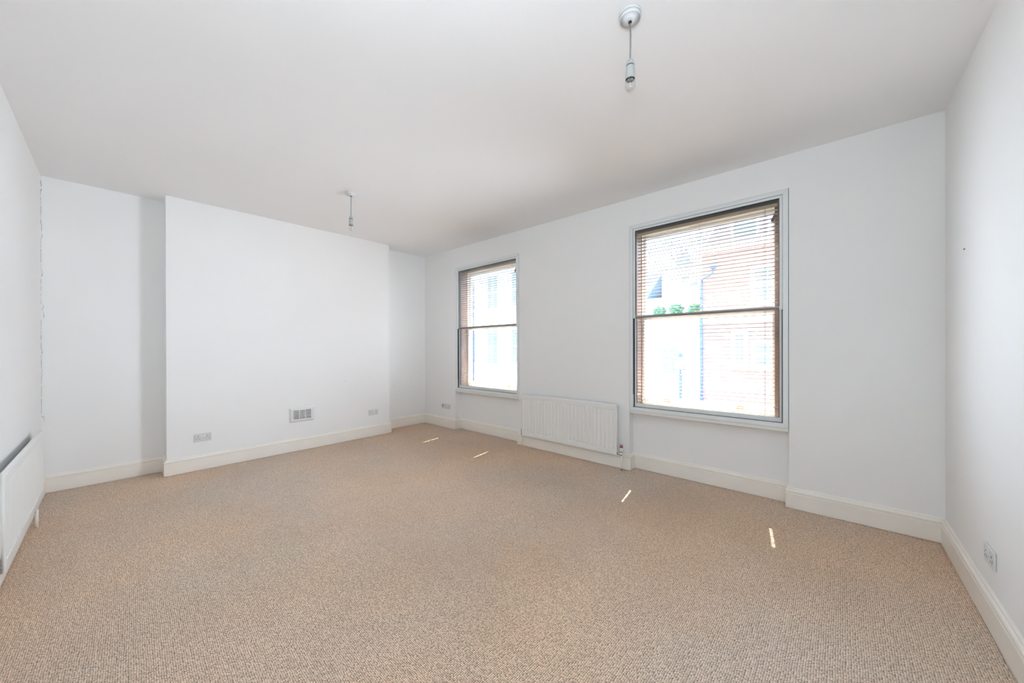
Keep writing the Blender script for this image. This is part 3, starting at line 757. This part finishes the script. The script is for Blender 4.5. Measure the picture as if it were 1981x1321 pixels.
OFFS[0] = (.65, 12.3, GZ)
root = empty('flat_roofed_annexe', OFFS[0], 0, 'low white annexe with a parapet in front of the white house', 'building')
MB().box(-.20, 1.93, 11.75, 12.82, GZ, 2.42).build('wall', M['render'], root)
MB().bbox(-.23, 1.94, 11.70, 11.86, 2.42, 2.58, .02).build('parapet', M['stone'], root)
facade_window(root, .25, .95, .2, 1.4, 11.75, .06)
# lower neighbour with a sloping slate roof
OFFS[0] = (-4, 13.5, GZ)
root = empty('slate_roofed_house', OFFS[0], 0, 'low white house with a steep blue-grey slate roof, left of the house with the chimney', 'house')
MB().box(-6.5, -.25, 13.5, 20, GZ, 3.75).build('wall', M['render'], root)
m = MB(); m.add([(-6.4, 13.3, 3.7), (-.95, 13.3, 3.7), (-.15, 13.5, 5.1), (-6.4, 15.5, 5.3), (-6.4, 20, 3.7), (-.2, 20, 3.7)], [(0, 1, 2, 3), (3, 2, 5, 4), (0, 3, 4), (1, 5, 2), (0, 4, 5, 1)])
m.build('roof', M['slate'], root)

# pale stucco terrace opposite the left window
OFFS[0] = (-12, 12, GZ)
root = empty('stucco_terrace', OFFS[0], 0, 'pale stucco terrace with tall sash windows opposite the left window', 'building')
MB().box(-26, -6.6, 12, 20, GZ, 7.2).build('wall', M['render'], root)
MB().bbox(-26.1, -6.5, 11.75, 12.0, 6.4, 6.8, .04).build('cornice', M['render'], root)
MB().bbox(-26.1, -6.5, 11.85, 12.0, 3.35, 3.55, .03).build('string_course', M['stone'], root)
for i in range(9):
    x = -24.9+i*2.05
    facade_window(root, x, x+.95, 3.85, 5.9, 12, .10)
    facade_window(root, x, x+.95, .4, 2.6, 12, .10)
OFFS[0] = (-10.4, 10.6, GZ)
root = empty('lamp_post', OFFS[0], 0, 'tall grey lamp post seen at the left of the left window', 'street lamp')
MB().tube([(-10.4, 10.6, GZ), (-10.4, 10.6, 0), (-10.4, 10.6, 6.6)], [.12, .10, .075], 10).build('post', M['iron'], root)
MB().tube([(-10.4, 10.6, 6.5), (-10.2, 10.2, 6.9), (-10.0, 9.6, 7.0)], .04, 8).build('arm', M['iron'], root)
MB().bbox(-10.15, -9.85, 9.0, 9.7, 6.93, 7.05, .03).build('lamp_head', M['iron'], root)

# trees in front of the white house
def tree(x, y, r, zc, label, seed):
    OFFS[0] = (x, y, 2.42); root = empty('potted_shrub', OFFS[0], 0, label, 'shrub')
    MB().lathe([(.13, 2.42), (.17, 2.68), (.15, 2.68), (.14, 2.64)], 14, (x, y, 0)).build('pot', M['tile'], root)
    MB().tube([(x, y, 2.62), (x+.02, y, 2.8), (x, y, zc)], [.03, .025, .015], 8).build('stem', M['bark'], root)
    br = MB(); rnd = random.Random(seed)
    for k in range(7):
        a = rnd.uniform(0, 6.28); br.tube([(x, y, zc-r*1.1), (x+math.cos(a)*r*.6, y+math.sin(a)*r*.6, zc+rnd.uniform(-.3, .5)*r)], [.035, .012], 5)
    br.build('branches', M['bark'], root)
    m = MB()
    for k in range(1500):
        while True:
            p = Vector((rnd.uniform(-1, 1), rnd.uniform(-1, 1), rnd.uniform(-1, 1)))
            if .25 < p.length < 1: break
        lump = 1+.22*math.sin(p.x*7+seed)*math.sin(p.z*6+p.y*5)
        c = Vector((x, y, zc))+Vector((p.x*r*lump, p.y*r*lump, p.z*r*.75*lump))
        u = Vector((rnd.uniform(-1, 1), rnd.uniform(-1, 1), rnd.uniform(-1, 1))).normalized(); v = u.cross(Vector((.3, .5, .8))).normalized()
        s_ = rnd.uniform(.035, .07); m.add([c-u*s_, c+v*s_*.5, c+u*s_, c-v*s_*.5], [(0, 1, 2, 3)])
    o = m.build('foliage', M['leaf'], root); o['kind'] = 'stuff'
tree(.05, 12.2, .25, 2.98, 'leftmost small green shrub on the annexe roof', 1)
tree(.76, 12.15, .29, 3.00, 'middle green shrub on the annexe roof, the largest of the three', 2)
tree(1.47, 12.2, .25, 2.96, 'small green shrub on the annexe roof next to the drainpipe', 5)
MB.build = _build
